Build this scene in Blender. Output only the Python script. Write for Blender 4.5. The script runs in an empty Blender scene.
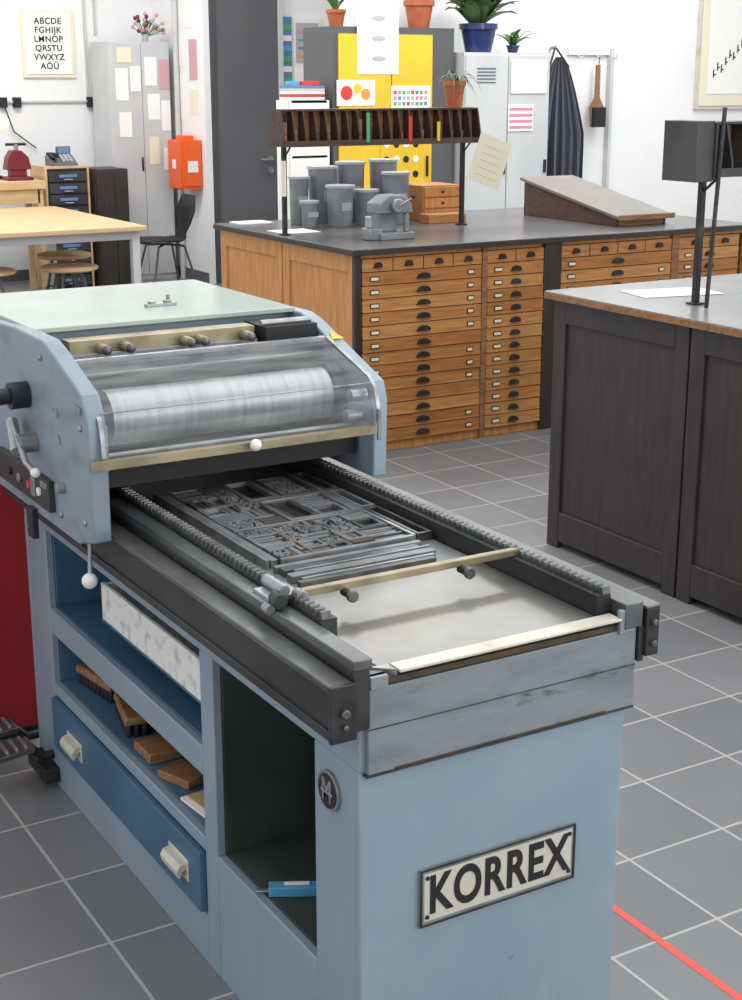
import bpy, bmesh, math, random
from mathutils import Matrix, Vector
random.seed(4)
S=bpy.context.scene
R=math.radians
# ---------------------------------------------------------------- materials
def mk(name,col,rough=.5,metal=0.,col2=None,scale=8,lo=.4,hi=.6,st=(1,1,1),bump=0.,bscale=60,detail=4,emit=0,aniso=0):
    m=bpy.data.materials.new(name); m.use_nodes=True
    nt=m.node_tree; N=nt.nodes; L=nt.links; b=N['Principled BSDF']
    b.inputs['Base Color'].default_value=(*col,1); b.inputs['Roughness'].default_value=rough; b.inputs['Metallic'].default_value=metal
    tc=N.new('ShaderNodeTexCoord')
    if col2 is not None:
        mp=N.new('ShaderNodeMapping'); mp.inputs['Scale'].default_value=st
        L.new(tc.outputs['Object'],mp.inputs[0])
        n=N.new('ShaderNodeTexNoise'); n.inputs['Scale'].default_value=scale; n.inputs['Detail'].default_value=detail
        L.new(mp.outputs[0],n.inputs['Vector'])
        r=N.new('ShaderNodeValToRGB'); r.color_ramp.elements[0].position=lo; r.color_ramp.elements[1].position=hi
        r.color_ramp.elements[0].color=(*col,1); r.color_ramp.elements[1].color=(*col2,1)
        L.new(n.outputs['Fac'],r.inputs[0]); L.new(r.outputs[0],b.inputs['Base Color'])
    if bump:
        n2=N.new('ShaderNodeTexNoise'); n2.inputs['Scale'].default_value=bscale; L.new(tc.outputs['Object'],n2.inputs['Vector'])
        bp=N.new('ShaderNodeBump'); bp.inputs['Strength'].default_value=bump; bp.inputs['Distance'].default_value=.01
        L.new(n2.outputs['Fac'],bp.inputs['Height']); L.new(bp.outputs[0],b.inputs['Normal'])
    if emit:
        b.inputs['Emission Color'].default_value=(*col,1); b.inputs['Emission Strength'].default_value=emit
    return m
def c(r,g,b):
    f=lambda v:((v/255+.055)/1.055)**2.4 if v>10 else v/255/12.92
    return (f(r),f(g),f(b))
def scratched(m,col,scale=3.0,lo=.62,hi=.66,st=(1,1,1),amt=1.):
    nt=m.node_tree;N=nt.nodes;L=nt.links;b=N['Principled BSDF']
    src=b.inputs['Base Color'].links[0].from_socket
    tc=N.new('ShaderNodeTexCoord'); mp=N.new('ShaderNodeMapping'); mp.inputs['Scale'].default_value=st; L.new(tc.outputs['Object'],mp.inputs[0])
    n=N.new('ShaderNodeTexNoise'); n.inputs['Scale'].default_value=scale; n.inputs['Detail'].default_value=10; n.inputs['Roughness'].default_value=.7
    L.new(mp.outputs[0],n.inputs['Vector'])
    r=N.new('ShaderNodeMapRange'); r.inputs[1].default_value=lo; r.inputs[2].default_value=hi; r.inputs[4].default_value=amt; L.new(n.outputs['Fac'],r.inputs[0])
    mx=N.new('ShaderNodeMix'); mx.data_type='RGBA'; L.new(r.outputs[0],mx.inputs[0]); L.new(src,mx.inputs[6]); mx.inputs[7].default_value=(*col,1)
    L.new(mx.outputs[2],b.inputs['Base Color'])
PB=mk('press_blue_paint',c(141,159,172),.40,0,c(130,149,163),4,.35,.75,bump=.03,bscale=90)
scratched(PB,c(92,100,104),6,.68,.72,amt=.8)
scratched(PB,c(116,128,136),3,.58,.74,st=(6,6,.6),amt=.4)
PBW=mk('press_blue_worn',c(134,150,162),.45,.1,c(112,126,136),9,.5,.78,st=(1,1,2.2),bump=.04)
scratched(PBW,c(74,80,84),9,.64,.70)
PBD=mk('drawer_blue',c(68,106,134),.4,0,c(56,92,118),5,.4,.7)
scratched(PBD,c(60,66,70),9,.67,.71)
SGB=mk('casting_grey_blue',c(138,146,150),.4,.25,c(118,125,129),7,.45,.75,st=(1,1,3))
scratched(SGB,c(80,84,86),10,.60,.68,st=(.7,1,2),amt=.85)
BLK=mk('blackened_iron',c(48,49,51),.42,.4,c(74,76,78),14,.5,.8)
RL=mk('worn_rail',c(116,118,118),.38,.6,c(80,82,84),9,.4,.7,st=(1,.5,1))
RLD=mk('rail_side',c(62,64,66),.48,.3,c(42,44,46),9,.4,.7,st=(1,.5,1))
BLM=mk('black_matte',c(26,26,28),.6)
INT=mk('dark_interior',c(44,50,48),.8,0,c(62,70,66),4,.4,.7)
ST=mk('bed_steel',c(152,150,145),.33,.8,c(126,123,118),5,.35,.75,bump=.02,bscale=30)
scratched(ST,c(104,100,94),4,.52,.72,st=(1,1,1),amt=.5)
STD=mk('dark_steel',c(112,113,114),.38,.7,c(80,82,84),18,.4,.7)
STM=mk('mid_steel',c(164,166,168),.36,.7,c(132,135,137),20,.4,.7)
STL=mk('furniture_grey',c(138,140,142),.42,.5,c(112,114,116),20,.4,.7)
CHR=mk('steel_roller',c(178,180,182),.38,.75,c(158,160,163),4,.4,.7,st=(30,1,1))
BRS=mk('aged_brass',c(172,160,130),.42,.6,c(132,120,98),12,.4,.7)
CRM=mk('cream_metal',c(210,205,190),.45,.2,c(180,172,154),8,.5,.75)
RUST=mk('rusty_edge',c(92,74,54),.7,.2,c(50,42,34),15,.4,.7)
WHT=mk('white_plastic',c(236,234,226),.35)
MARB=mk('marbled_white',c(228,228,224),.5,0,c(170,172,174),30,.5,.72)
GRN=mk('pale_green_plate',c(178,194,181),.14,0,c(170,186,175),2)
RED=mk('red_paint',c(160,26,36),.4,0,c(140,20,30),3)
W1=mk('cabinet_oak',c(196,138,78),.45,0,c(166,108,56),6,.35,.7,st=(1.2,6,14))
W1v=mk('cabinet_oak_vertical',c(216,154,90),.45,0,c(190,126,66),6,.35,.7,st=(8,8,.9))
W1d=mk('drawer_gap',c(84,54,32),.7)
W2=mk('light_wood',c(214,182,140),.45,0,c(198,162,116),4,.35,.7,st=(1,7,7))
W3=mk('dark_stained_wood',c(60,53,50),.42,0,c(46,40,38),7,.35,.7,st=(6,6,.8),bump=.03)
W3h=mk('dark_rack_wood',c(88,62,48),.5,0,c(60,42,34),7,.35,.7,st=(1,6,6))
RKM=mk('rack_grey_metal',c(76,76,78),.4,.4,c(62,62,64),4)
W4=mk('worn_brown_wood',c(156,114,78),.5,0,c(120,84,56),8,.35,.7,st=(1,6,8))
CTG=mk('countertop_grey',c(104,104,104),.26,0,c(88,88,88),3,.35,.7)
CTL=mk('countertop_light',c(152,155,156),.22,0,c(136,138,140),3,.35,.7)
GRY=mk('grey_steel_paint',c(200,202,202),.4,0,c(192,194,195),2)
GRC=mk('can_grey',c(146,150,153),.4,.1,c(130,134,138),10)
GRL=mk('can_lid_grey',c(175,178,180),.4)
DGR=mk('dark_grey_paint',c(98,100,103),.45,0,c(92,94,97),1)
YEL=mk('yellow_paint',c(236,194,50),.4,0,c(226,182,40),2)
ORG=mk('orange_plastic',c(236,96,34),.4)
TER=mk('terracotta',c(190,104,66),.7,0,c(170,88,54),12)
BPT=mk('blue_glaze',c(40,54,100),.15)
LEAF=mk('leaf_green',c(66,104,52),.5,0,c(104,136,80),12)
PAP=mk('paper_white',c(240,239,234),.7)
PPC=mk('paper_cream',c(232,224,200),.7)
INK=mk('ink_black',c(24,24,26),.6)
BLU=mk('blue_plastic',c(84,160,206),.4)
LBL=mk('label_blue',c(96,130,176),.5)
PNK=mk('pink_print',c(226,130,165),.6)
PNP=mk('dusty_pink',c(206,160,166),.8)
GRNP=mk('green_print',c(80,170,110),.6)
REDP=mk('red_print',c(214,60,50),.6)
ORP=mk('orange_print',c(240,150,60),.6)
APR=mk('apron_dark',c(44,46,54),.85)
APS=mk('apron_stripe',c(92,96,108),.85)
PRK=mk('burgundy',c(110,30,40),.4)
TAPE=mk('red_tape',c(232,92,76),.5)
WALL=mk('wall_white',c(236,236,235),.8,0,c(231,231,231),1.5,bump=.02,bscale=30)
BASE=mk('baseboard_grey',c(90,92,96),.5)
GL=bpy.data.materials.new('clear_acrylic'); GL.use_nodes=True
nt=GL.node_tree; nt.nodes.clear()
o=nt.nodes.new('ShaderNodeOutputMaterial'); mx=nt.nodes.new('ShaderNodeMixShader'); tr=nt.nodes.new('ShaderNodeBsdfTransparent'); gs=nt.nodes.new('ShaderNodeBsdfPrincipled')
tr.inputs[0].default_value=(.90,.91,.92,1); gs.inputs['Roughness'].default_value=.08; gs.inputs['Base Color'].default_value=(.5,.52,.53,1)
gs.inputs['IOR'].default_value=1.7
tc=nt.nodes.new('ShaderNodeTexCoord'); mp=nt.nodes.new('ShaderNodeMapping'); mp.inputs['Scale'].default_value=(3,14,14); nt.links.new(tc.outputs['Object'],mp.inputs[0])
nn=nt.nodes.new('ShaderNodeTexNoise'); nn.inputs['Scale'].default_value=2.2; nn.inputs['Detail'].default_value=6; nt.links.new(mp.outputs[0],nn.inputs['Vector'])
mr=nt.nodes.new('ShaderNodeMapRange'); mr.inputs[1].default_value=.3; mr.inputs[2].default_value=.8; mr.inputs[3].default_value=.10; mr.inputs[4].default_value=.34
nt.links.new(nn.outputs['Fac'],mr.inputs[0])
nt.links.new(mr.outputs[0],mx.inputs[0]); nt.links.new(tr.outputs[0],mx.inputs[1]); nt.links.new(gs.outputs[0],mx.inputs[2]); nt.links.new(mx.outputs[0],o.inputs[0])
FL=bpy.data.materials.new('floor_tiles'); FL.use_nodes=True
nt=FL.node_tree; N=nt.nodes; L=nt.links; b=N['Principled BSDF']
tc=N.new('ShaderNodeTexCoord'); mp=N.new('ShaderNodeMapping'); L.new(tc.outputs['Object'],mp.inputs[0])
mp.inputs['Location'].default_value=(-.04,0.0,0)
br=N.new('ShaderNodeTexBrick'); br.offset=0; br.squash=1
br.inputs['Scale'].default_value=1; br.inputs['Brick Width'].default_value=.30; br.inputs['Row Height'].default_value=.30
br.inputs['Mortar Size'].default_value=.0045; br.inputs['Mortar Smooth'].default_value=.3; br.inputs['Bias'].default_value=0
br.inputs['Color1'].default_value=(*c(136,137,139),1); br.inputs['Color2'].default_value=(*c(123,125,128),1); br.inputs['Mortar'].default_value=(*c(186,185,181),1)
L.new(mp.outputs[0],br.inputs['Vector'])
nz=N.new('ShaderNodeTexNoise'); nz.inputs['Scale'].default_value=5; nz.inputs['Detail'].default_value=8; L.new(tc.outputs['Object'],nz.inputs['Vector'])
mm=N.new('ShaderNodeMix'); mm.data_type='RGBA'; mm.blend_type='MULTIPLY'; mm.inputs[0].default_value=.15
L.new(br.outputs['Color'],mm.inputs[6]); L.new(nz.outputs['Fac'],mm.inputs[7]); L.new(mm.outputs[2],b.inputs['Base Color'])
bp=N.new('ShaderNodeBump'); bp.invert=True; bp.inputs['Strength'].default_value=.3; bp.inputs['Distance'].default_value=.003
L.new(br.outputs['Fac'],bp.inputs['Height']); L.new(bp.outputs[0],b.inputs['Normal']); b.inputs['Roughness'].default_value=.4
# ---------------------------------------------------------------- builder
class B:
    def __init__(s,name): s.n=name; s.bm=bmesh.new(); s.ms=[]; s.M=Matrix.Identity(4)
    def mi(s,m):
        if m not in s.ms: s.ms.append(m)
        return s.ms.index(m)
    def geo(s,vs,fs,m):
        i=s.mi(m); vv=[s.bm.verts.new(s.M@Vector(v)) for v in vs]
        for f in fs:
            try:
                F=s.bm.faces.new([vv[k] for k in f]); F.material_index=i; F.smooth=True
            except ValueError: pass
    def box(s,x0,x1,y0,y1,z0,z1,m):
        s.geo([(x0,y0,z0),(x1,y0,z0),(x1,y1,z0),(x0,y1,z0),(x0,y0,z1),(x1,y0,z1),(x1,y1,z1),(x0,y1,z1)],
              [(0,3,2,1),(4,5,6,7),(0,1,5,4),(1,2,6,5),(2,3,7,6),(3,0,4,7)],m)
    def prism(s,pts,ax,a0,a1,m):
        n=len(pts)
        f={'x':lambda p,a:(a,p[0],p[1]),'y':lambda p,a:(p[0],a,p[1]),'z':lambda p,a:(p[0],p[1],a)}[ax]
        s.geo([f(p,a0) for p in pts]+[f(p,a1) for p in pts],
              [tuple(range(n)),tuple(range(2*n-1,n-1,-1))]+[(i,(i+1)%n,n+(i+1)%n,n+i) for i in range(n)],m)
    def cyl(s,p0,p1,r,m,r2=None,n=20):
        p0=Vector(p0);p1=Vector(p1); r2=r if r2 is None else r2
        d=(p1-p0).normalized(); a=d.orthogonal().normalized(); b2=d.cross(a)
        vs=[]
        for p,rr in ((p0,r),(p1,r2)):
            for k in range(n):
                t=2*math.pi*k/n; vs.append(p+(a*math.cos(t)+b2*math.sin(t))*rr)
        s.geo(vs,[tuple(range(n-1,-1,-1)),tuple(range(n,2*n))]+[(i,(i+1)%n,n+(i+1)%n,n+i) for i in range(n)],m)
    def tube(s,pts,r,m,n=10):
        for a,b2 in zip(pts[:-1],pts[1:]): s.cyl(a,b2,r,m,n=n)
        for p in pts[1:-1]: s.sph(p,r,m,n=8)
    def sph(s,cn,r,m,sc=(1,1,1),n=14):
        vs=[];fs=[];h=n//2
        vs.append((cn[0],cn[1],cn[2]+r*sc[2]))
        for i in range(1,h):
            t=math.pi*i/h
            for k in range(n):
                p=2*math.pi*k/n; vs.append((cn[0]+r*sc[0]*math.sin(t)*math.cos(p),cn[1]+r*sc[1]*math.sin(t)*math.sin(p),cn[2]+r*sc[2]*math.cos(t)))
        vs.append((cn[0],cn[1],cn[2]-r*sc[2])); e=len(vs)-1
        for k in range(n):
            k2=(k+1)%n; fs.append((0,1+k,1+k2)); fs.append((e,1+(h-2)*n+k2,1+(h-2)*n+k))
            for i in range(h-2): fs.append((1+i*n+k,1+(i+1)*n+k,1+(i+1)*n+k2,1+i*n+k2))
        s.geo(vs,fs,m)
    def lathe(s,x,y,prof,m,n=28):
        vs=[];fs=[]
        for (r,z) in prof:
            for k in range(n):
                t=2*math.pi*k/n; vs.append((x+r*math.cos(t),y+r*math.sin(t),z))
        for i in range(len(prof)-1):
            for k in range(n):
                k2=(k+1)%n; fs.append((i*n+k,i*n+k2,(i+1)*n+k2,(i+1)*n+k))
        s.geo(vs,fs,m)
    def sheet(s,rows,m,th=.002):
        nr=len(rows);nc=len(rows[0]); vs=[p for r in rows for p in r]
        s.geo(vs,[(i*nc+j,i*nc+j+1,(i+1)*nc+j+1,(i+1)*nc+j) for i in range(nr-1) for j in range(nc-1)],m)
    def leaf(s,base,az,ln,w,rise,droop,m):
        rows=[]
        for i in range(8):
            t=i/7; d=ln*t; z=base[2]+rise*math.sin(t*1.5)-droop*t*t
            ww=w*math.sin(math.pi*min(1,.08+t*.92))
            cx=base[0]+math.cos(az)*d; cy=base[1]+math.sin(az)*d
            px=-math.sin(az)*ww; py=math.cos(az)*ww
            rows.append([(cx-px,cy-py,z),(cx,cy,z-ww*.3),(cx+px,cy+py,z)])
        s.sheet(rows,m)
    def done(s,parent=None,bev=.002,seg=2):
        bmesh.ops.recalc_face_normals(s.bm,faces=s.bm.faces)
        for e in s.bm.edges:
            if len(e.link_faces)==2 and e.calc_face_angle(0)>R(38): e.smooth=False
        me=bpy.data.meshes.new(s.n); s.bm.to_mesh(me); s.bm.free()
        for m in s.ms: me.materials.append(m)
        o=bpy.data.objects.new(s.n,me); S.collection.objects.link(o)
        if bev:
            md=o.modifiers.new('bevel','BEVEL'); md.width=bev; md.segments=seg; md.limit_method='ANGLE'; md.angle_limit=R(40)
        if parent: o.parent=parent
        return o
def empty(name):
    o=bpy.data.objects.new(name,None); S.collection.objects.link(o); return o
def text(name,body,size,loc,rot,mat,parent,sx=1.,off=0,ext=.0008,al='CENTER',sp=1.):
    cu=bpy.data.curves.new(name,'FONT'); cu.body=body; cu.size=size; cu.align_x=al; cu.align_y='CENTER'; cu.extrude=ext; cu.offset=off; cu.space_character=sp
    o=bpy.data.objects.new(name+'_c',cu); S.collection.objects.link(o)
    dg=bpy.context.evaluated_depsgraph_get(); me=bpy.data.meshes.new_from_object(o.evaluated_get(dg))
    bpy.data.objects.remove(o); me.materials.clear(); me.materials.append(mat)
    t=bpy.data.objects.new(name,me); S.collection.objects.link(t); t.location=loc; t.rotation_euler=rot; t.scale=(sx,1,1); t.parent=parent
    return t
FY=(R(90),0,0); FX=(R(90),0,R(-90))
# ---------------------------------------------------------------- room
b=B('floor'); b.box(-2,14,-1.5,13.7,-.1,0,FL); b.done(bev=0)
b=B('wall_back'); b.box(-2,5.66,13.5,13.7,0,4,WALL); b.done(bev=0)
b=B('wall_alcove'); b.box(5.60,5.66,12.36,13.5,0,4,WALL); b.done(bev=0)
b=B('wall_door_side'); b.box(6.40,8.5,12.42,12.6,0,4,WALL); b.done(bev=0)
b=B('wall_header'); b.box(5.66,6.40,12.42,12.6,2.66,4,WALL); b.done(bev=0)
b=B('wall_return'); b.box(8.3,8.5,10.3,12.42,0,4,WALL); b.done(bev=0)
b=B('wall_right'); b.box(5.80,14,10.1,10.3,0,4,WALL); b.done(bev=0)
b=B('baseboard_back'); b.box(-2,5.58,13.48,13.5,0,.1,BASE); b.box(5.585,5.60,12.38,13.48,0,.1,BASE); b.box(5.80,14,10.08,10.1,0,.1,BASE); b.done(bev=0)
# ---------------------------------------------------------------- PRESS
P=empty('proofing_press')
b=B('frame')
X0,X1,Y0,Y1=1.09,1.645,1.88,3.62
b.box(X0,X1,Y0,Y0+.015,0,.715,PB)
b.box(X1-.015,X1,Y0+.015,Y1,0,.715,PB)
b.box(X0,X1-.015,Y1-.015,Y1,0,.715,PB)
b.box(X0,X0+.02,Y0+.015,2.035,0,.715,PB)
b.box(X0,X0+.02,2.035,2.455,0,.285,PB)
b.box(X0,X0+.02,2.455,2.515,0,.715,PB)
b.box(X0,X0+.02,2.515,3.455,0,.12,PB)
b.box(X0,X0+.02,2.515,3.455,.268,.30,PB)
b.box(X0,X0+.02,2.515,3.455,.44,.505,PB)
b.box(X0,X0+.02,3.455,Y1-.015,0,.715,PB)
b.box(X0+.02,X0+.35,2.515,3.455,.285,.30,PBD)
b.box(X0+.02,X0+.35,2.515,3.455,.49,.505,PBD)
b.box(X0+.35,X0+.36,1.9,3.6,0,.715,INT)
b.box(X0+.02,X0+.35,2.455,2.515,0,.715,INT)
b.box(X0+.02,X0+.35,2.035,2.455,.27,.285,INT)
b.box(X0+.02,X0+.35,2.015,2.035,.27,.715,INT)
b.box(X0+.02,X0+.35,3.455,3.475,.0,.715,PBD)
b.box(X0,X1,Y0,Y1,.715,.80,PB)
b.done(P,.003)
b=B('end_casting')
b.box(X0+.01,X1+.008,Y0-.012,Y0,.715,.865,SGB)
b.box(X0+.0,X1+.0,Y0,Y1,.80,.868,SGB)
b.box(X0+.01,X1+.009,Y0-.014,Y0-.012,.794,.796,RLD)
b.box(X0+.005,X1+.010,Y0-.014,Y0,.711,.715,RLD)
b.box(X0+.012,X0+.045,Y0-.016,Y0-.0,.865,.886,SGB)
b.box(X0+.06,X0+.50,Y0-.014,Y0-.011,.716,.719,RUST)
b.done(P,.002)
b=B('bed')
b.box(1.135,1.585,1.90,3.55,.868,.888,ST)
b.box(1.135,1.60,1.868,1.90,.868,.878,RUST)
b.box(1.155,1.612,1.860,1.895,.886,.891,CRM)
b.prism([(1.12,1.9),(1.155,1.87),(1.155,1.9)],'z',.868,.889,STM)
b.box(1.1,1.135,1.87,2.03,.868,.886,RL)
b.done(P,.001)
def rack(name,xa,xb,ya,yb,z,out):
    b=B(name)
    b.box(xa,xb,ya,yb,.868,z,RLD)
    y=ya
    w=(xb-xa)*.62
    while y<yb-.01:
        x0,x1=(xa,xa+w) if out<0 else (xb-w,xb)
        b.prism([(y,z),(y+.012,z),(y+.009,z+.013),(y+.003,z+.013)],'x',x0,x1,STD)
        y+=.0185
    b.done(P,.0006,1)
rack('rack_1',1.105,1.135,2.03,3.4,.93,-1)
rack('rack_2',1.588,1.618,1.90,3.4,.925,1)
b=B('rails')
b.box(1.068,1.103,1.86,3.55,.905,.922,RL)
b.box(1.07,1.10,1.862,3.55,.80,.905,RLD)
b.box(1.022,1.066,1.855,3.55,.878,.890,RL)
b.box(1.03,1.060,1.855,3.55,.80,.878,RLD)
b.box(1.024,1.066,1.851,3.55,.795,.812,RLD)
b.box(1.020,1.068,1.848,1.858,.795,.892,BLK)
b.cyl((1.045,1.84,.845),(1.045,1.85,.845),.008,STD)
b.cyl((1.045,1.84,.822),(1.045,1.85,.822),.005,STD)
b.box(1.62,1.66,1.86,3.55,.868,.915,RL)
b.box(1.666,1.695,1.855,3.55,.81,.90,BLK); b.box(1.664,1.697,1.855,3.55,.90,.906,RL)
b.box(1.655,1.668,1.862,3.55,.80,.868,BLK)
b.cyl((1.68,1.846,.875),(1.68,1.86,.875),.006,STD); b.cyl((1.68,1.846,.835),(1.68,1.86,.835),.006,STD)
b.box(1.61,1.645,1.862,1.872,.86,.905,SGB)
b.done(P,.002)
b=B('bed_crossbar')
b.box(1.075,1.60,2.155,2.170,.926,.940,BRS)
b.box(1.06,1.125,2.14,2.20,.934,.944,STM)
b.cyl((1.09,2.135,.953),(1.09,2.205,.953),.011,STM); b.cyl((1.075,2.12,.94),(1.075,2.145,.94),.014,RLD); b.cyl((1.118,2.12,.94),(1.118,2.145,.94),.012,STM)
b.cyl((1.06,2.13,.925),(1.06,2.15,.925),.01,STM)
for x in (1.22,1.47):
    b.cyl((x,2.13,.922),(x,2.16,.922),.008,BLK); b.cyl((x,2.122,.922),(x,2.132,.922),.011,STD)
b.done(P,.0015)
b=B('printing_forme')
z=.888
def frm(x0,x1,y0,y1,h,w,m,m2=None):
    b.box(x0,x1,y0,y0+w,z,z+h,m); b.box(x0,x1,y1-w,y1,z,z+h,m); b.box(x0,x0+w,y0+w,y1-w,z,z+h,m); b.box(x1-w,x1,y0+w,y1-w,z,z+h,m)
    if m2: b.box(x0+w,x1-w,y0+w,y1-w,z,z+h*.4,m2)
def slats(x0,x1,y0,y1,hh,ms):
    if x1-x0>y1-y0:
        y=y0
        while y<y1-.003:
            t=min(random.choice([.003,.004,.007,.010]),y1-y); b.box(x0,x1-random.choice([0,0,0,.008]),y,y+t,z,z+hh*random.uniform(.7,1),random.choice(ms)); y+=t+.001
    else:
        x=x0
        while x<x1-.003:
            t=min(random.choice([.003,.004,.007,.010]),x1-x); b.box(x,x+t,y0,y1-random.choice([0,0,0,.008]),z,z+hh*random.uniform(.7,1),random.choice(ms)); x+=t+.001
def typeblk(x0,x1,y0,y1,hh):
    # lines of individual sorts
    y=y0
    while y<y1-.004:
        x=x0
        while x<x1-.003:
            w=random.choice([.003,.004,.005]); 
            if random.random()<.88: b.box(x,min(x+w,x1),y,y+.005,z,z+hh,random.choice([STM,STM,STL,STD]))
            x+=w+.0007
        y+=.0075
def fill(x0,x1,y0,y1,d):
    w=x1-x0;h=y1-y0
    if d==0 or min(w,h)<.026:
        k=random.random(); g=.0008
        x0+=g;x1-=g;y0+=g;y1-=g
        hh=random.uniform(.015,.020)
        if min(w,h)>.04 and k<.28: frm(x0,x1,y0,y1,hh,random.uniform(.007,.012),random.choice([STD,STM,STL]),random.choice([BLM,RLD,ST]))
        elif min(w,h)>.04 and k<.52:
            t=.007; frm(x0,x1,y0,y1,hh,t,random.choice([STD,STM,STL])); slats(x0+t+.001,x1-t-.001,y0+t+.001,y1-t-.001,hh*.9,[STD,STM,STL,RLD])
        elif min(w,h)>.03 and k<.75: typeblk(x0,x1,y0,y1,hh)
        elif k<.9 and max(w,h)>.03: slats(x0,x1,y0,y1,hh,[STD,STM,STL,STL,STD,RUST])
        else: b.box(x0,x1,y0,y1,z,z+hh,random.choice([STD,STL,STL,STM]))
        return
    f=random.uniform(.3,.7)
    if w>h*random.uniform(.7,1.3): m=x0+w*f; fill(x0,m,y0,y1,d-1); fill(m,x1,y0,y1,d-1)
    else: m=y0+h*f; fill(x0,x1,y0,m,d-1); fill(x0,x1,m,y1,d-1)
random.seed(31)
b.box(1.185,1.58,2.27,3.0,z,z+.003,STL)
z=.891
for (x0,x1,y0,y1,m) in ((1.20,1.50,2.285,2.30,STD),(1.215,1.51,2.304,2.312,STM),(1.20,1.52,2.318,2.342,STL),(1.22,1.525,2.346,2.352,STM),(1.205,1.51,2.358,2.38,STD),(1.20,1.53,2.385,2.40,STL)):
    b.box(x0,x1,y0,y1,z,z+random.uniform(.012,.018),m)
b.box(1.195,1.203,2.42,2.98,z,z+.018,STM); b.box(1.206,1.222,2.42,2.98,z,z+.016,STL)
b.box(1.53,1.538,2.42,2.98,z,z+.018,STM)
b.box(1.225,1.527,2.41,2.42,z,z+.019,STM)
fill(1.226,1.40,2.424,2.62,4); fill(1.402,1.527,2.424,2.62,3); b.box(1.226,1.527,2.622,2.63,z,z+.019,STM)
fill(1.226,1.36,2.634,2.80,3)
frm(1.362,1.527,2.634,2.80,.019,.010,STM); frm(1.374,1.44,2.646,2.788,.016,.012,STD,BLM); frm(1.442,1.515,2.646,2.72,.016,.010,STL,BLM); slats(1.442,1.515,2.722,2.788,.016,[STD,STL,STM])
b.box(1.226,1.527,2.802,2.81,z,z+.018,STM)
fill(1.226,1.35,2.814,2.975,3); frm(1.352,1.43,2.814,2.975,.018,.012,STL,BLM); frm(1.432,1.527,2.814,2.975,.018,.010,STD); typeblk(1.444,1.515,2.826,2.963,.016)
frm(1.541,1.578,2.42,2.64,.018,.008,STD,BLM); frm(1.541,1.578,2.65,2.80,.018,.008,STL,BLM); frm(1.541,1.578,2.81,2.98,.018,.008,STD,BLM)
b.box(1.30,1.304,2.43,2.60,z+.012,z+.0195,W4)
b.done(P,.0004,1)
b=B('side_cheeks')
prof=[(2.76,.885),(2.757,1.11),(2.765,1.15),(2.79,1.19),(2.97,1.255),(3.02,1.268),(3.2,1.27),(3.72,1.245),(3.72,.86),(2.85,.86),(2.82,.87)]
b.prism(prof,'x',.972,1.012,PBW)
prof2=[(2.78,.93),(2.775,1.11),(2.79,1.15),(3.08,1.252),(3.13,1.262),(3.75,1.255),(3.75,.93)]
b.prism(prof2,'x',1.650,1.685,PB)
b.box(1.012,1.65,3.18,3.70,1.18,1.257,PB)
b.box(1.012,1.03,2.80,3.7,1.02,1.12,PBW)
b.box(1.012,1.65,3.68,3.70,.95,1.20,PB)
for (y,zz) in ((2.80,.92),(2.80,1.12),(3.03,1.23),(3.2,.9),(2.95,.9)):
    b.cyl((.966,y,zz),(.974,y,zz),.007,STM)
b.done(P,.004,3)
b=B('green_plate'); b.box(1.0,1.655,3.16,3.76,1.258,1.27,GRN); b.done(P,.002)
b=B('rollers')
b.cyl((1.07,2.93,1.105),(1.60,2.93,1.105),.060,CHR,n=48)
b.cyl((1.015,2.93,1.105),(1.65,2.93,1.105),.016,STM)
b.cyl((1.06,2.95,.992),(1.60,2.95,.992),.048,RLD,n=40)
for x in (1.02,1.61): b.cyl((x,2.95,1.10),(x+.03,2.95,1.10),.075,BLK,n=40); b.cyl((x,2.95,.995),(x+.03,2.95,.995),.05,BLK,n=32)
b.cyl((1.02,3.07,1.15),(1.64,3.07,1.15),.03,BLM,n=32)
b.box(1.03,1.65,3.16,3.18,.95,1.20,BLM); b.box(1.03,1.65,3.08,3.16,1.18,1.20,RLD)
b.cyl((1.03,2.86,1.04),(1.64,2.86,1.04),.006,STM)
b.cyl((1.05,3.02,1.185),(1.62,3.02,1.185),.012,STM)
b.done(P,.001)
b=B('ink_bar')
b.box(1.05,1.50,3.07,3.12,1.20,1.25,BRS)
b.box(1.05,1.50,3.055,3.07,1.205,1.222,STM)
b.box(1.03,1.64,3.0,3.07,1.19,1.205,STD)
for x in (1.12,1.175,1.32,1.355,1.47):
    b.cyl((x,3.03,1.232),(x,3.07,1.232),.011,BRS); b.sph((x,3.026,1.232),.011,STD)
for x in (1.36,1.40): b.cyl((x,3.35,1.270),(x,3.35,1.282),.010,BRS)
b.box(1.34,1.42,3.335,3.35,1.27,1.277,STM); b.cyl((1.42,3.39,1.27),(1.42,3.39,1.29),.005,STM)
b.box(1.51,1.645,3.03,3.15,1.20,1.25,BLM); b.cyl((1.51,3.06,1.255),(1.64,3.06,1.255),.008,STM)
b.done(P,.001)
b=B('acrylic_cover')
pf=[(2.742,1.062),(2.745,1.10),(2.757,1.14),(2.785,1.162),(2.98,1.222)]
b.sheet([[(1.0,y,z2) for (y,z2) in pf],[(1.64,y,z2) for (y,z2) in pf]],GL)
b.done(P,0)
b=B('cover_frame_and_bend_glint')
b.box(.965,1.63,2.728,2.745,1.045,1.064,BRS)
fp=[(2.742,1.066),(2.745,1.10),(2.757,1.142),(2.785,1.165),(2.98,1.226),(2.98,1.216),(2.79,1.156),(2.765,1.136),(2.753,1.10),(2.75,1.066)]
b.prism(fp,'x',.993,1.003,STM); b.prism(fp,'x',1.638,1.648,STM)
b.box(1.0,1.64,2.975,2.99,1.216,1.226,STM)
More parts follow.
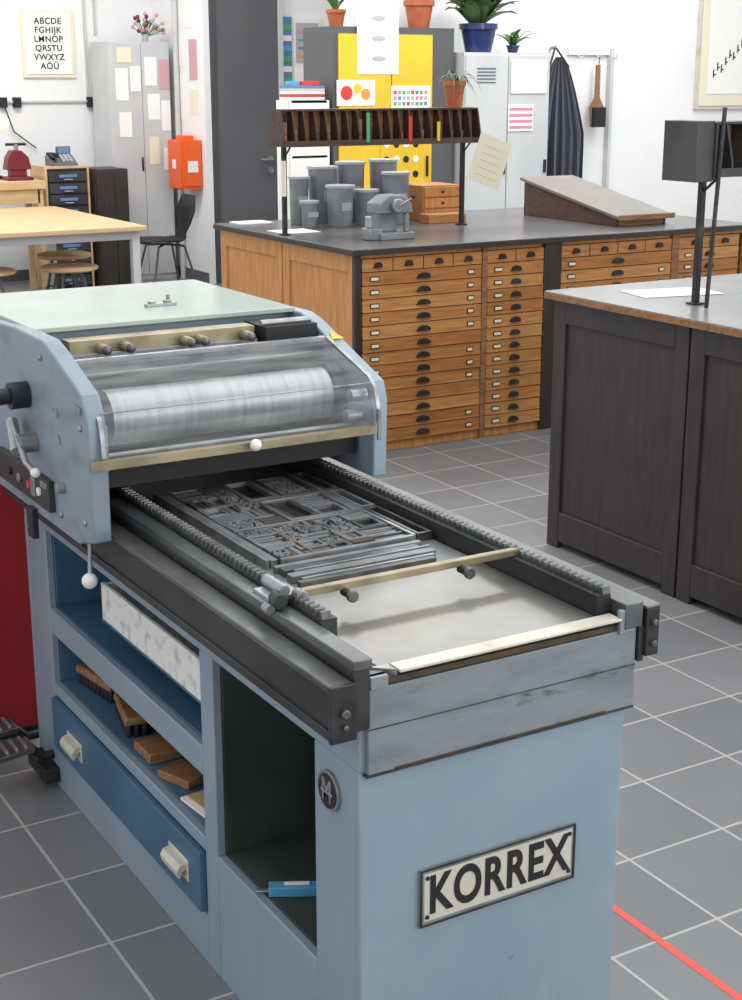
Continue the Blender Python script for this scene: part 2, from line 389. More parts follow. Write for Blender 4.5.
b.cyl((1.003,2.766,1.153),(1.638,2.766,1.153),.0015,STM,n=8)  # thin bright rod added along the acrylic bend to imitate its highlight
b.cyl((1.32,2.728,1.06),(1.32,2.715,1.06),.006,BLK); b.sph((1.32,2.708,1.062),.013,WHT)
b.box(1.012,1.64,2.84,2.86,.975,1.02,BLM)
b.cyl((1.635,2.73,1.03),(1.635,2.73,1.10),.005,STM)
b.cyl((1.60,2.80,1.12),(1.64,2.80,1.12),.015,STM); b.cyl((1.60,2.82,1.07),(1.64,2.82,1.07),.015,STM)
b.done(P,.001)
b=B('warning_sticker'); b.M=Matrix.Translation((1.667,3.0,1.2275))@Matrix.Rotation(R(19.4),4,'X'); b.prism([(-.016,-.03),(.016,-.03),(0,.01)],'z',.0005,.0025,YEL); b.done(P,0)
b=B('crank_and_controls')
b.cyl((.972,3.14,1.13),(.93,3.14,1.13),.03,BLK); b.cyl((.93,3.14,1.13),(.9,3.14,1.13),.018,BLK)
b.cyl((.972,3.10,1.03),(.93,3.10,1.03),.022,STM); b.tube([(.94,3.16,1.07),(.93,3.05,1.0),(.925,2.98,.995)],.007,STM); b.sph((.925,2.97,.995),.011,WHT)
b.tube([(.95,3.2,1.06),(.93,3.11,1.01)],.014,CHR)
b.box(.958,.972,2.99,3.36,.895,.965,RLD)
for k,m in enumerate((WHT,REDP,STM,BLM)): b.cyl((.958,3.05+k*.07,.93),(.952,3.05+k*.07,.93),.010,m)
b.box(.955,.96,3.0,3.04,.945,.958,STM); b.box(.955,.96,3.08,3.11,.91,.95,STM)
b.cyl((.972,2.93,.965),(.955,2.93,.965),.012,STM)
b.tube([(.985,2.82,.87),(.975,2.80,.81)],.005,STM); b.sph((.972,2.797,.795),.017,WHT)
b.box(.958,.972,3.12,3.16,.80,.87,BLK)
b.box(.966,.972,2.79,2.83,1.15,1.165,STM)
b.done(P,.001)
b=B('drawer')
b.box(1.078,1.094,2.52,3.45,.125,.264,PBD)
for y in (2.63,3.28):
    b.prism([(1.078,.212),(1.06,.208),(1.052,.195),(1.055,.18),(1.062,.175),(1.066,.19),(1.078,.197)],'y',y-.045,y+.045,CRM)
    b.box(1.075,1.079,y-.052,y+.052,.168,.218,CRM)
b.done(P,.003)
b=B('tray'); b.box(1.10,1.11,2.52,3.09,.592,.682,MARB); b.box(1.11,1.38,2.52,3.09,.592,.60,MARB); b.box(1.37,1.38,2.52,3.09,.60,.68,MARB); b.box(1.11,1.37,3.08,3.09,.6,.68,MARB); b.box(1.10,1.44,2.515,2.52,.57,.70,PBD); b.box(1.10,1.40,2.518,3.10,.585,.592,PBD); b.done(P,.002)
b=B('badge'); b.cyl((1.091,1.976,.645),(1.083,1.976,.645),.036,STM,n=36); b.cyl((1.084,1.976,.645),(1.0815,1.976,.645),.031,BLM,n=36); b.box(1.080,1.082,1.957,1.995,.640,.646,STM); b.done(P,.001)
text('badge_letter','M',.058,(1.0812,1.976,.645),FX,STM,P,sx=.75,off=.0012)
b=B('nameplate'); b.box(1.206,1.539,1.874,1.88,.397,.507,STM)
for (a0,a1,z0,z1) in ((1.206,1.539,.397,.401),(1.206,1.539,.503,.507),(1.206,1.210,.401,.503),(1.535,1.539,.401,.503)): b.box(a0,a1,1.872,1.875,z0,z1,BLK)
b.box(1.214,1.531,1.8735,1.875,.406,.498,CRM)
for x in (1.22,1.525):
    for z2 in (.415,.49): b.cyl((x,1.875,z2),(x,1.871,z2),.004,BLK)
b.done(P,.001)
text('nameplate_lettering','KORREX',.100,(1.3725,1.8728,.452),FY,INK,P,sx=.73,off=.0026,sp=1.09)
b=B('pedals')
for y in (3.50,3.64):
    b.prism([(.90,.10),(1.03,.115),(1.03,.13),(.90,.115)],'y',y-.04,y+.04,STD)
    for k in range(5): b.box(.905+k*.025,.913+k*.025,y-.038,y+.038,.115+k*.002,.124+k*.003,STM)
    b.tube([(1.02,y,.12),(1.06,y,.08),(1.12,y,.08)],.012,BLK)
b.box(1.05,1.09,3.45,3.60,0.02,.06,BLK)
b.done(P,.002)
def brush(name,x,y,z,rot):
    b=B(name); b.M=Matrix.Translation((x,y,z))@Matrix.Rotation(R(rot),4,'Z')
    b.prism([(-.03,.03),(.03,.03),(.026,.05),(-.026,.05)],'y',-.09,.09,W4)
    for i in range(9):
        for j in range(3): b.cyl((-.02+j*.02,-.08+i*.02,0),(-.018+j*.018,-.08+i*.02,.032),.010,BLM,r2=.008,n=6)
    b.done(None,.004)
brush('scrub_brush',1.18,3.34,.302,8); brush('scrub_brush',1.17,3.12,.302,-12)
b=B('wooden_block'); b.box(1.12,1.20,2.88,2.98,.301,.325,W4); b.done()
b=B('wooden_block'); b.M=Matrix.Translation((1.16,2.78,.301))@Matrix.Rotation(R(20),4,'Z'); b.box(-.035,.035,-.05,.05,0,.02,W4); b.done()
b=B('paper_stack'); b.M=Matrix.Translation((1.2,2.62,.301))@Matrix.Rotation(R(6),4,'Z'); b.box(-.08,.06,-.08,.08,0,.006,PAP); b.box(-.07,.05,-.07,.07,.007,.012,W2); b.done(bev=0)
b=B('utility_knife'); b.M=Matrix.Translation((1.168,2.245,.286))@Matrix.Rotation(R(-118),4,'Z')
b.prism([(-.013,-.06),(.013,-.06),(.015,.04),(.004,.065),(-.01,.05)],'z',0,.02,BLU); b.box(-.006,.004,-.085,-.058,.006,.009,STM); b.box(-.005,.005,-.03,.02,.02,.024,WHT); b.done()
b=B('red_cabinet'); b.box(.62,1.155,3.80,4.35,0.03,.95,RED); b.box(.62,1.155,3.82,4.33,0,.03,BLM); b.cyl((.72,3.80,.7),(.72,3.78,.7),.015,BLK); b.done(bev=.008)
b=B('floor_tape'); b.box(1.96,1.980,-1,3.6,0,.001,TAPE); b.done(bev=0)
# ---------------------------------------------------------------- type cabinets
def pull(b,x,y,z,w=.035):
    b.prism([(x-w,z-.010),(x+w,z-.010),(x+w*.8,z+.008),(x+w*.3,z+.015),(x-w*.3,z+.015),(x-w*.8,z+.008)],'y',y-.016,y,BLK)
    b.box(x-w-.004,x+w+.004,y-.003,y,z-.013,z-.008,BLK)
def label(b,x,y,z,w=.026):
    b.box(x-w,x+w,y-.004,y,z-.012,z+.012,BLK); b.box(x-w+.005,x+w-.005,y-.006,y-.003,z-.008,z+.007,PPC)
W1s=[W1,mk('oak_b',c(186,126,68),.45,0,c(156,98,50),6,.35,.7,st=(1.2,6,14)),mk('oak_c',c(204,150,90),.45,0,c(176,118,64),6,.35,.7,st=(1.2,6,14))]
def drawers(b,x0,x1,y,z0,z1,n,lab=True,small=4):
    b.box(x0,x1,y,y+.02,z0,z1,W1d)
    h=(z1-z0)/n
    for i in range(n):
        za=z0+i*h+.002; zb=z0+(i+1)*h-.002
        if i==n-1 and small:
            w=(x1-x0)/small
            for k in range(small):
                b.box(x0+k*w+.003,x0+(k+1)*w-.003,y-.012,y,za,zb,W1); pull(b,x0+(k+.5)*w,y-.012,(za+zb)/2,.022)
        else:
            d=random.uniform(-.004,.003); wm=random.choice(W1s)
            b.box(x0+.003,x1-.003,y-.014+d,y,za,zb,wm)
            b.box(x0+.003,x1-.003,y-.019+d,y,za,za+.007,wm)
            pull(b,(x0+x1)/2,y-.014+d,(za+zb)/2,.038 if x1-x0>.5 else .030)
            if lab:
                label(b,x0+.07,y-.014+d,(za+zb)/2)
                if x1-x0>.5 and random.random()<.8: label(b,x1-.07,y-.014+d,(za+zb)/2,.02)
def sidepanel(b,x,y0,y1,z1,m,n=1):
    b.box(x+.012,x+.03,y0,y1,.04,z1,m)
    b.box(x,x+.03,y0,y0+.07,.0,z1,m); b.box(x,x+.03,y1-.07,y1,.0,z1,m)
    b.box(x,x+.03,y0+.07,y1-.07,z1-.09,z1,m); b.box(x,x+.03,y0+.07,y1-.07,.03,.15,m)
CZ=1.02
def cabinet_group(name,xl,xr,yf,side,top,edge,cols):
    E=empty(name)
    b=B('carcass')
    b.box(xl+.03,xr,yf+.02,yf+1.52,.03,CZ-.03,W1d)
    sidepanel(b,xl,yf,yf+.755,CZ-.03,side,1); sidepanel(b,xl,yf+.765,yf+1.52,CZ-.03,side,1)
    b.box(xl-.004,xl+.03,yf-.012,yf+.018,0,CZ-.03,W3)
    b.box(xl+.03,xr,yf,yf+.02,0,.05,side); b.box(xl+.03,xr,yf-.0,yf+.02,CZ-.05,CZ-.03,side)
    b.box(xr-.03,xr,yf-.01,yf+.02,0,CZ-.03,side)
    b.done(E,.003)
    b=B('countertop'); b.box(xl-.03,xr+.02,yf-.04,yf+1.55,CZ-.03,CZ-.004,edge); b.box(xl-.028,xr+.018,yf-.038,yf+1.548,CZ-.004,CZ,top); b.done(E,.002)
    b=B('drawers')
    for (a,c2,n,sm) in cols: drawers(b,a,c2,yf,.05,CZ-.05,n,True,sm)
    b.done(E,.0015)
    if cols:
        b=B('stiles')
        for i in range(len(cols)-1):
            b.box(cols[i][1],cols[i+1][0],yf-.018,yf,0,CZ-.03,W3 if i==1 else W4)
        b.done(E,.002)
    return E
cabinet_group('type_case_cabinet',3.55,6.12,6.16,W1v,CTG,W3,[(3.585,4.29,14,4),(4.32,4.68,14,2),(4.79,5.55,14,4),(5.60,6.05,14,2)])
cabinet_group('type_case_cabinet',3.49,6.2,2.99,W3,CTL,W4,[])
# ---------------------------------------------------------------- racks
def leadrack(name,x0,x1,xs,y,zb,dp,m,n,mb=None):
    b=B(name)
    for x in xs:
        b.box(x-.011,x+.011,y-.011,y+.011,CZ+.001,zb+.16,BLK); b.box(x-.025,x+.025,y-.025,y+.025,CZ+.001,CZ+.008,BLK)
        b.tube([(x,y-dp*.8,zb),(x,y,zb-.06)],.005,BLK)
    b.box(x0,x1,y-dp,y+dp,zb,zb+.010,m)
    b.box(x0,x1,y-.004,y+.004,zb,zb+.18,mb or m)
    b.box(x0,x1,y-dp*.62,y+dp*.62,zb+.176,zb+.186,m)
    for k in range(n+1):
        x=x0+(x1-x0)*k/n
        for s_ in (-1,1):
            b.prism([(y,zb+.01),(y+s_*dp*.96,zb+.01),(y+s_*dp*.96,zb+.05),(y+s_*dp*.6,zb+.177),(y,zb+.177)],'x',x-.004,x+.004,m)
        if k<n:
            for s_ in (-1,1):
                if random.random()<.8: b.box(x+.010,x+random.uniform(.02,.04),y+min(0,s_*dp*.6),y+max(0,s_*dp*.6),zb+.012,zb+.012+random.uniform(.04,.13),random.choice([STD,W4,BLK,W3h,STM]))
    b.box(x0,x1,y-dp-.004,y-dp+.004,zb,zb+.03,m)
    return b
b=leadrack('spacing_rack',3.53,4.74,(3.57,4.68),6.92,1.47,.09,W3h,19,W4)
for (x,m,h) in ((4.01,GRNP,.15),(4.27,REDP,.13),(4.45,YEL,.1)): b.box(x,x+.018,6.822,6.83,1.485,1.485+h,m)
b.box(3.545,3.57,6.895,6.905,1.22,1.40,PPC)
b.M=Matrix.Translation((4.78,6.80,1.37))@Matrix.Rotation(R(20),4,'Y'); b.box(-.11,.11,-.001,.001,-.13,.13,PPC)
for k in range(5): b.box(-.07,.07,-.002,-.001,-.09+k*.04,-.088+k*.04,GRL)
b.M=Matrix.Identity(4)
b.done(None,.001,1)
b=leadrack('spacing_rack',3.68,5.2,(3.71,4.9),3.97,1.475,.10,RKM,20,W4)
b.box(3.59,3.67,3.88,4.05,1.46,1.665,RKM); b.box(3.67,3.68,3.87,4.07,1.465,1.66,RKM)
b.tube([(3.67,3.87,1.022),(3.69,3.86,1.71)],.008,BLK)
b.done(None,.002,2)
# ---------------------------------------------------------------- things on rear cabinet
def can(name,x,y,z,r,h,lid=True):
    b=B(name)
    b.lathe(x,y,[(0,z),(r*.86,z),(r*.9,z+.005),(r,z+h-.01),(r+.006,z+h-.008),(r+.006,z+h),(r-.004,z+h),(r-.01,z+h-.02),(0,z+h-.02)],GRC)
    if lid: b.lathe(x,y,[(0,z+h+.004),(r+.008,z+h+.004),(r+.009,z+h-.01),(r+.004,z+h-.01)],GRL)
    b.box(x-.03,x+.03,y-r*.96-.002,y-r*.9,z+h*.4,z+h*.6,GRL)
    pts=[(x+math.cos(t)*(r+.006),y-abs(math.sin(t))*(r*.5),z+h*.85-math.sin(t)*.05) for t in [math.pi*k/8 for k in range(9)]]
    b.tube(pts,.002,STM,6); b.done(None,.0005,1)
can('paint_can',4.06,7.20,CZ,.075,.22); can('paint_can',4.24,7.22,CZ,.065,.19)
can('paint_can',3.92,7.42,CZ,.055,.26); can('paint_can',4.08,7.44,CZ,.08,.31); can('paint_can',4.27,7.45,CZ,.08,.33); can('paint_can',4.47,7.42,CZ,.08,.34); can('paint_can',4.42,7.20,CZ,.075,.28); can('paint_can',3.89,7.24,CZ,.045,.14)
b=B('benchtop_punch')
b.box(3.86,4.06,6.42,6.60,CZ,CZ+.035,GRC); b.box(3.9,4.0,6.50,6.58,CZ+.035,CZ+.20,GRC); b.prism([(3.86,CZ+.13),(4.06,CZ+.13),(4.05,CZ+.18),(4.0,CZ+.22),(3.92,CZ+.22),(3.86,CZ+.18)],'y',6.44,6.57,GRC)
b.cyl((3.95,6.44,CZ+.17),(3.95,6.40,CZ+.17),.035,STM); b.cyl((4.03,6.46,CZ+.035),(4.03,6.46,CZ+.13),.015,STM); b.tube([(3.95,6.40,CZ+.17),(4.02,6.38,CZ+.21)],.006,STM); b.sph((4.02,6.38,CZ+.215),.012,BLM)
b.box(3.80,3.88,6.44,6.52,CZ,CZ+.06,STM); b.cyl((3.82,6.48,CZ+.06),(3.82,6.48,CZ+.12),.02,CHR)
b.done(None,.006,3)
b=B('wooden_drawer_box'); b.box(4.60,4.86,7.2,7.45,CZ,CZ+.20,W1)
for k in range(3): b.box(4.61,4.85,7.19,7.2,CZ+.01+k*.063,CZ+.065+k*.063,W1v); b.sph((4.73,7.185,CZ+.037+k*.063),.008,BLK)
b.box(4.55,4.8,7.05,7.17,CZ,CZ+.05,W1)
b.done(None,.003)
DB=mk('desk_board',c(128,119,110),.35,0,c(110,101,93),4,.35,.7)
b=B('slanted_desk')
for (a,d) in ((5.36,5.38),(5.70,5.72)): b.prism([(6.40,CZ),(7.26,CZ),(7.26,CZ+.20),(6.40,CZ+.045)],'x',a,d,W3h)
b.prism([(6.36,CZ+.038),(7.28,CZ+.204),(7.28,CZ+.222),(6.36,CZ+.056)],'x',5.34,5.74,DB)
b.box(5.38,5.70,6.40,6.42,CZ,CZ+.04,W4); b.box(5.34,5.74,6.345,6.36,CZ+.035,CZ+.065,W4); b.box(5.38,5.70,7.24,7.26,CZ,CZ+.2,W3h)
b.done(None,.003)
b=B('paper_sheets'); b.box(3.58,3.80,6.95,7.15,CZ+.001,CZ+.004,PAP); b.box(3.6,3.8,7.5,7.66,CZ+.001,CZ+.01,PAP); b.done(bev=0)
b=B('paper_sheets'); b.M=Matrix.Translation((3.84,4.24,CZ+.001))@Matrix.Rotation(R(-12),4,'Z'); b.box(-.17,.17,-.10,.10,0,.002,PAP); b.done(bev=0)
b=B('wooden_tray')
b.box(3.72,4.15,3.34,3.74,CZ,CZ+.012,W4)
for (x0,x1,y0,y1) in ((3.72,4.15,3.34,3.355),(3.72,4.15,3.725,3.74),(3.72,3.735,3.355,3.725),(4.135,4.15,3.355,3.725)): b.box(x0,x1,y0,y1,CZ+.012,CZ+.08,W4)
b.box(3.76,3.94,3.38,3.66,CZ+.012,CZ+.03,PAP)
b.done()
def pot(name,x,y,z,r,h,m,leaves,ln,w,rise,droop):
    b=B(name)
    b.lathe(x,y,[(0,z),(r*.7,z),(r*.95,z+h*.8),(r*1.06,z+h*.8),(r*1.06,z+h),(r*.95,z+h),(r*.9,z+h*.88),(0,z+h*.88)],m)
    for i in range(leaves):
        b.leaf((x+random.uniform(-.3,.3)*r,y+random.uniform(-.3,.3)*r,z+h*.88),random.uniform(0,6.28),ln*random.uniform(.6,1.05),w*random.uniform(.7,1.2),rise*random.uniform(.6,1.1),droop*random.uniform(.5,1.2),LEAF)
    b.done(None,0)
pot('potted_spider_plant',4.62,6.92,1.658,.06,.14,TER,26,.16,.005,.14,.17)
pot('potted_foliage_plant',6.66,9.66,2.0,.14,.21,BPT,44,.34,.055,.33,.1)
pot('potted_foliage_plant',7.05,9.75,2.0,.05,.06,BPT,14,.2,.025,.16,.06)
pot('terracotta_pot_plant',6.20,9.78,2.172,.11,.2,TER,14,.2,.03,.3,.05)
pot('terracotta_pot_plant',5.5,9.8,2.172,.07,.12,TER,12,.16,.02,.2,.04)
# ---------------------------------------------------------------- yellow cabinet & lockers
b=B('yellow_cabinet')
b.box(5.36,6.40,9.60,10.05,0,2.17,mk('cab_dark',c(84,86,89),.5))
for (a,c2) in ((5.40,5.84),(5.85,6.20)):
    b.box(a,c2,9.585,9.6,.12,2.12,YEL); b.box(c2-.05,c2-.035,9.57,9.585,1.1,1.25,BLM)
b.box(5.55,5.90,9.580,9.584,1.84,2.45,PAP)
for k in range(3): b.sph((5.73,9.579,1.95+.14*k),.05,GRL,(1.2,.02,.4))
b.box(5.38,5.70,9.580,9.583,1.62,1.80,PAP); b.cyl((5.46,9.58,1.71),(5.46,9.578,1.71),.05,REDP); b.cyl((5.55,9.58,1.74),(5.55,9.578,1.74),.035,YEL); b.cyl((5.62,9.58,1.70),(5.62,9.578,1.70),.04,ORP)
b.box(5.84,6.18,9.580,9.583,1.60,1.76,PAP)
for i in range(8):
    for j in range(3): b.box(5.86+i*.038,5.885+i*.038,9.577,9.58,1.62+j*.04,1.645+j*.04,random.choice([GRNP,PNK,REDP,LBL,GRL]))
b.box(5.75,6.1,9.580,9.583,1.05,1.45,YEL)
for i in range(4):
    for j in range(3): b.cyl((5.8+i*.085,9.58,1.12+j*.11),(5.8+i*.085,9.577,1.12+j*.11),.025,INK if (i+j)%2 else PAP)
b.done(None,.002)
b=B('storage_shelf')
b.box(5.02,5.34,9.62,9.64,0,1.66,WHT)
b.box(5.01,5.03,9.64,9.82,0,1.66,WHT); b.box(5.32,5.34,9.64,9.82,0,1.66,WHT)
for k in range(5): b.box(5.03,5.32,9.62,9.82,.1+k*.385,.12+k*.385,WHT)
b.done()
b=B('book_stack')
zz=1.663
for m in (PAP,REDP,PAP,GRY,LBL): b.box(5.03,5.32,9.65,9.80,zz,zz+.018,m); zz+=.02
b.box(5.05,5.12,9.66,9.76,zz,zz+.03,BLU); b.box(5.14,5.28,9.66,9.78,zz,zz+.03,REDP)
b.done()
b=B('wall_posters')
b.box(6.52,6.80,12.405,12.42,1.75,2.35,PAP); b.box(6.54,6.78,12.40,12.405,1.95,2.3,GRL)
for k in range(4): b.box(6.56,6.76,12.397,12.40,2.0+k*.07,2.02+k*.07,[ORP,LBL,GRNP,PNK][k])
b.box(6.40,6.50,12.405,12.42,1.75,2.35,LBL)
for k in range(6): b.box(6.405,6.495,12.40,12.405,1.78+k*.09,1.83+k*.09,[GRNP,PAP,GRNP,BLU,PAP,GRNP][k])
b.done(bev=0)
b=B('alcove_notices')
for (y,z0,z1,m) in ((12.72,1.45,1.85,PAP),(12.5,1.5,1.72,PPC),(12.75,1.92,2.2,PAP),(12.5,1.8,2.15,PNP),(12.6,2.25,2.5,PAP)): b.box(5.596,5.599,y,y+.17,z0,z1,m)
b.done(bev=0)
b=B('steel_locker')
b.box(6.44,7.24,9.52,10.05,.05,2.0,GRY); b.box(6.46,7.22,9.54,10.03,0,.05,BLM)
for k in range(2):
    b.box(6.45+k*.395,6.835+k*.395,9.505,9.52,.08,1.98,GRY)
    for j in range(5): b.box(6.55+k*.395,6.72+k*.395,9.500,9.506,1.78+j*.025,1.788+j*.025,DGR)
    b.box(6.80+k*.395,6.82+k*.395,9.49,9.505,1.1,1.2,BLM)
b.box(6.86,7.2,9.497,9.499,1.7,1.95,PAP); b.box(6.84,7.08,9.497,9.499,1.42,1.62,PAP)
for k in range(4): b.box(6.85,7.07,9.494,9.497,1.44+k*.045,1.46+k*.045,PNK)
b.done(None,.002)
b=B('hanging_apron')
rows=[]
for i in range(14):
    t=i/13; z2=1.98-t*.98; w=.04+.24*min(1,t*1.6)**.7
    rows.append([(7.68+w*(-1+2*j/35),10.0-.025*math.sin(j*.9)*(.3+t)-.03,z2) for j in range(36)])
for j in range(35):
    m=APS if j%3==0 else APR
    b.geo([rows[i][k] for i in range(14) for k in (j,j+1)],[(2*i,2*i+1,2*i+3,2*i+2) for i in range(13)],m)
b.tube([(7.58,9.97,1.9),(7.68,10.03,2.06),(7.78,9.97,1.9)],.008,APR)
b.cyl((7.68,10.09,2.05),(7.68,10.02,2.06),.012,STM)
b.done(bev=0)
b=B('wall_hook_rail')
b.box(7.85,8.35,10.07,10.1,2.0,2.05,WHT)
for x in (7.95,8.15,8.3): b.tube([(x,10.08,2.0),(x,10.0,1.97),(x,9.99,2.01)],.006,GRY)
b.box(8.28,8.31,10.04,10.1,.9,2.05,GRY)
b.done()
b=B('hand_brush'); b.prism([(8.07,1.42),(8.17,1.42),(8.19,1.58),(8.14,1.66),(8.135,1.92),(8.105,1.92),(8.10,1.66),(8.05,1.58)],'y',10.0,10.03,W4); b.box(8.06,8.18,9.96,10.0,1.42,1.58,BLM); b.tube([(8.12,10.01,1.9),(8.13,10.01,1.99)],.004,BLM); b.done()
b=B('framed_picture')
b.box(9.27,9.98,10.07,10.10,1.55,2.6,CRM); b.box(9.30,9.95,10.06,10.07,1.58,2.57,PPC); b.box(9.38,9.87,10.055,10.06,1.68,2.47,PAP)
for k in range(9):
    x=9.44+k*.045; z2=1.82+k*.035+.03*math.sin(k*2.1)
    b.box(x,x+.012,10.05,10.055,z2,z2+.07,INK); b.box(x,x+.03,10.05,10.055,z2+.02,z2+.032,INK)
b.done(None,.003)
# ---------------------------------------------------------------- left background
b=B('alphabet_poster'); b.box(4.33,4.82,13.475,13.498,1.82,2.41,PPC); b.box(4.36,4.79,13.467,13.475,1.85,2.38,PAP)
AP=b.done(None,.002)
for k,t in enumerate(['ABCDE','FGHIJK','LMNOP','QRSTU','VWXYZ','AÖÜ']): text('poster_text_%d'%k,t,.075,(4.575,13.465,2.31-k*.078),FY,INK,AP,sx=1.0,off=.0012,sp=1.1)
b=B('wall_conduit')
b.box(3.3,5.0,13.475,13.5,1.60,1.62,GRY); b.box(4.92,4.94,13.475,13.5,1.6,4,GRY); b.box(5.02,5.04,13.475,13.5,2.2,4,GRY)
for x in (4.12,4.25,4.95): b.box(x-.035,x+.035,13.45,13.5,1.56,1.65,BLM)
b.tube([(4.12,13.46,1.6),(4.2,13.46,1.35),(4.4,13.46,1.2)],.006,BLM)
b.done(None,.002)
b=B('pipe'); b.cyl((5.57,12.9,0),(5.57,12.9,4),.025,GRY); b.done(bev=0)
b=B('metal_wardrobe')
b.box(4.95,5.53,12.97,13.42,0,2.13,GRY); b.box(4.955,5.25,12.955,12.97,.05,2.12,GRY); b.box(5.255,5.525,12.955,12.97,.05,2.12,GRY); b.box(5.22,5.235,12.94,12.955,1.0,1.12,BLM)
for (x0,x1,z0,z1,m) in ((5.0,5.12,1.62,1.9,PAP),(5.14,5.24,1.7,1.92,PAP),(5.02,5.14,1.3,1.52,PAP),(5.28,5.4,1.75,2.0,PAP),(5.42,5.52,1.72,1.98,PNP),(5.30,5.42,1.45,1.68,PAP),(5.43,5.52,1.35,1.62,PAP),(5.3,5.4,1.05,1.3,PPC),(5.44,5.52,1.0,1.2,PAP),(5.02,5.16,1.95,2.08,PPC)):
    b.box(x0,x1,12.950,12.953,z0,z1,m)
b.done(None,.002)
b=B('dried_flowers')
b.cyl((5.36,13.1,2.132),(5.36,13.1,2.20),.03,GRL)
for i in range(34):
    p=(5.36+random.uniform(-.15,.15),13.05+random.uniform(-.06,.06),2.28+random.uniform(-.07,.12)); b.sph(p,.02,random.choice([PNP,PNP,PRK,GRL,LEAF]),n=8); b.tube([p,(5.36,13.1,2.18)],.003,LEAF,5)
b.done(bev=0)
b=B('first_aid_box'); b.box(5.40,5.595,12.45,12.75,.85,1.28,ORG); b.box(5.39,5.40,12.46,12.74,.86,1.27,ORG); b.box(5.385,5.39,12.56,12.64,1.03,1.11,WHT); b.box(5.42,5.58,12.44,12.45,.88,1.25,ORG); b.box(5.45,5.55,12.435,12.44,1.0,1.1,WHT); b.box(5.45,5.55,12.52,12.68,1.28,1.32,ORG); b.done(None,.01)
b=B('door_1')
b.box(5.71,6.34,12.37,12.41,0.005,2.58,DGR); b.box(5.665,5.71,12.35,12.41,0,2.62,mk('door_frame_grey',c(74,76,80),.4)); b.box(6.34,6.385,12.35,12.41,0,2.62,GRY)
b.tube([(6.24,12.37,1.10),(6.24,12.31,1.10),(6.12,12.31,1.10)],.012,STM); b.cyl((6.24,12.37,1.10),(6.24,12.355,1.10),.03,STM); b.cyl((6.24,12.37,1.0),(6.24,12.355,1.0),.03,STM)
b.done(None,.002)
def table(name,x0,x1,y0,y1,z,m):
    b=B(name); b.box(x0,x1,y0,y1,z-.035,z,m); b.box(x0+.06,x1-.06,y0+.06,y0+.09,z-.10,z-.035,GRY); b.box(x0+.06,x1-.06,y1-.09,y1-.06,z-.10,z-.035,GRY); b.box(x1-.09,x1-.06,y0+.09,y1-.09,z-.1,z-.035,GRY)
    for x in (x0+.05,x1-.10):
        for y in (y0+.05,y1-.1): b.box(x,x+.06,y,y+.06,0,z-.035,GRY)
    b.done(None,.004)
table('work_table',2.3,4.15,10.25,12.3,.77,W2)
b=B('letter_tray_cabinet')
b.box(4.20,4.56,12.6,13.0,0,1.06,BLM); b.box(4.18,4.2,12.6,13.0,0,1.08,W2); b.box(4.56,4.58,12.6,13.0,0,1.08,W2); b.box(4.20,4.56,12.6,13,1.06,1.08,W2)
for k in range(10): b.box(4.21,4.55,12.585,12.6,.05+k*.1,.135+k*.1,RKM); b.box(4.30,4.46,12.58,12.586,.085+k*.1,.110+k*.1,LBL); b.box(4.34,4.42,12.57,12.58,.065+k*.1,.072+k*.1,GRL)
b.done(None,.002)
b=B('desk_telephone')
b.prism([(12.65,1.081),(12.85,1.081),(12.85,1.16),(12.80,1.17),(12.65,1.10)],'x',4.27,4.50,DGR)
b.box(4.28,4.33,12.64,12.84,1.15,1.19,BLM); b.box(4.36,4.49,12.80,12.82,1.16,1.24,DGR); b.box(4.375,4.475,12.795,12.80,1.18,1.23,LBL)
for i in range(4):
    for j in range(3): b.box(4.37+j*.035,4.395+j*.035,12.67+i*.03,12.69+i*.03,1.115+i*.014,1.135+i*.014,GRL)
b.done(None,.003)
b=B('dark_cupboard'); b.box(4.62,4.90,12.5,12.9,0,1.05,mk('cup_brown',c(60,50,46),.5)); b.box(4.63,4.765,12.49,12.5,.03,1.03,W3); b.box(4.775,4.89,12.49,12.5,.03,1.03,W3); b.sph((4.75,12.48,.6),.012,STM); b.done()
b=B('side_table'); b.box(3.3,4.15,12.5,12.95,.90,.97,W2); b.box(3.35,4.1,12.52,12.55,.78,.90,W2)
for x in (3.32,4.08): b.box(x,x+.05,12.52,12.57,0,.9,W2); b.box(x,x+.05,12.85,12.9,0,.9,W2)
b.done()
b=B('nipping_press')
b.box(3.86,4.08,12.6,12.8,.97,1.0,PRK); b.box(3.90,4.04,12.65,12.75,1.0,1.06,PRK); b.prism([(3.86,1.06),(4.08,1.06),(4.06,1.16),(4.0,1.22),(3.92,1.22),(3.88,1.16)],'y',12.64,12.76,PRK); b.cyl((3.97,12.7,1.22),(3.97,12.7,1.27),.02,STM); b.tube([(3.88,12.7,1.27),(4.06,12.7,1.27)],.012,BLM)
b.done(None,.004)
b=B('globe_lamp'); b.cyl((3.86,12.88,.97),(3.86,12.88,1.0),.04,BLM); b.tube([(3.86,12.88,1.0),(3.86,12.88,1.38)],.01,STM); b.sph((3.90,12.88,1.44),.08,mk('globe_glass',(1,.93,.8),.3,emit=.4),n=20); b.done(bev=0)
def stool(name,x,y):
    b=B(name); b.lathe(x,y,[(0,.44),(.2,.44),(.215,.45),(.215,.465),(.2,.475),(0,.47)],W2)
    for k in range(4):
        a=R(45+90*k); b.tube([(x+.1*math.cos(a),y+.1*math.sin(a),.44),(x+.2*math.cos(a),y+.2*math.sin(a),0.008)],.011,DGR)
    b.tube([(x+.16*math.cos(R(22.5*k)),y+.16*math.sin(R(22.5*k)),.2) for k in range(17)],.007,DGR,6)
    b.done(bev=0)
stool('round_stool',3.66,10.6); stool('round_stool',3.05,10.65); stool('round_stool',3.9,11.4)
b=B('shell_chair')
cx,cy=5.02,12.0
rows=[]
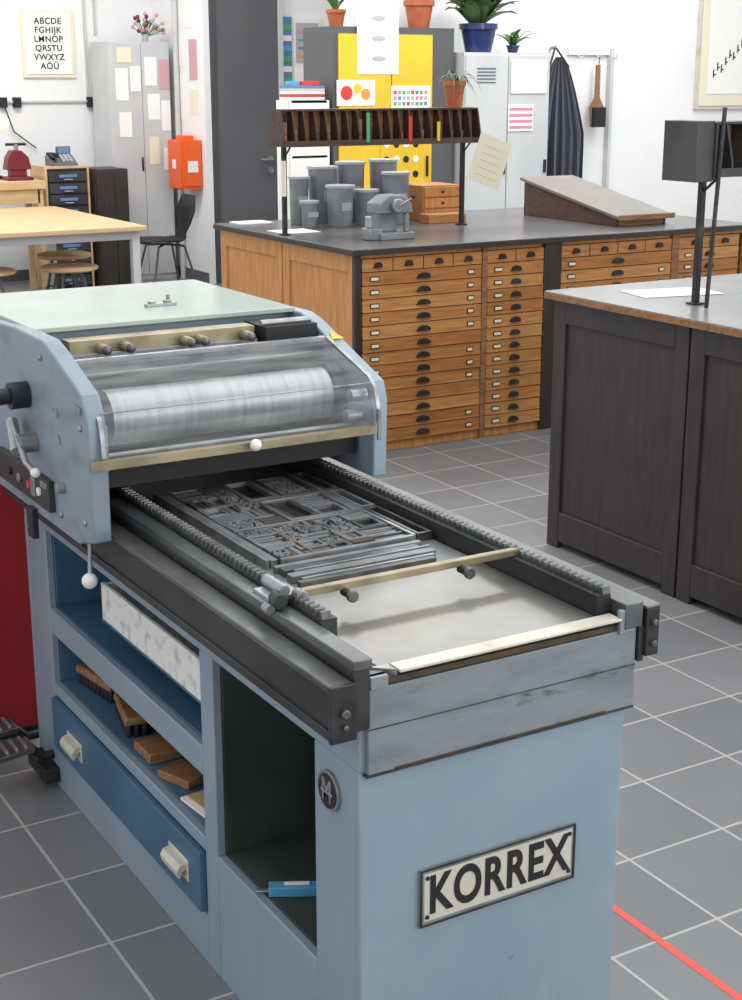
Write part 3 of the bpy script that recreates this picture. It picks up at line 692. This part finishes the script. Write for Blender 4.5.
prof=[(-.22,.44),(-.18,.455),(-.05,.45),(.08,.445),(.15,.46),(.19,.52),(.21,.6),(.24,.72),(.27,.84)]
wid=[.18,.21,.22,.19,.12,.09,.15,.19,.14]
for (p,w) in zip(prof,wid): rows.append([(cx+p[0]-.03*abs(k/4)**2*(1 if p[1]>.5 else 0),cy+w*k/4,p[1]+(.02*abs(k/4)**2 if p[1]<.5 else 0)) for k in range(-4,5)])
b.sheet(rows,BLM)
for sx_,sy_ in ((-1,-1),(-1,1),(1,-1),(1,1)): b.tube([(cx,cy,.43),(cx+sx_*.12,cy+sy_*.14,.42),(cx+sx_*.22,cy+sy_*.22,.01)],.010,STD)
o=b.done(bev=0); md=o.modifiers.new('s','SOLIDIFY'); md.thickness=.012
# ---------------------------------------------------------------- light, world, camera
w=bpy.data.worlds.new('W'); S.world=w; w.use_nodes=True; w.node_tree.nodes['Background'].inputs[0].default_value=(.97,.985,1,1); w.node_tree.nodes['Background'].inputs[1].default_value=1.0
def area(name,loc,rot,sx,sy,e,col=(1,1,1)):
    l=bpy.data.lights.new(name,'AREA'); l.shape='RECTANGLE'; l.size=sx; l.size_y=sy; l.energy=e; l.color=col
    o=bpy.data.objects.new(name,l); S.collection.objects.link(o); o.location=loc; o.rotation_euler=rot; return o
area('ceiling_light',(2.5,3,3.7),(0,0,0),2.2,4,60,(1,1,.99))
area('ceiling_light',(4.8,8.2,3.7),(0,0,0),3.5,1.0,90,(1,1,.99))
area('ceiling_light',(3.2,11.2,3.7),(0,0,0),3,1.0,105,(1,1,.99))
area('ceiling_light',(8,7.5,3.7),(0,0,0),1,4,90,(1,1,.99))
area('window_light',(4.5,-1.4,2.4),(R(75),0,R(15)),4,2,85,(1,1,1))
cd=bpy.data.cameras.new('camera'); cam=bpy.data.objects.new('camera',cd); S.collection.objects.link(cam)
cam.location=(0,0,1.8); cam.rotation_euler=(R(90-15.95),0,R(-30.6)); cd.sensor_fit='VERTICAL'; cd.sensor_height=36; cd.lens=52.9
S.camera=cam
S.view_settings.view_transform='Standard'
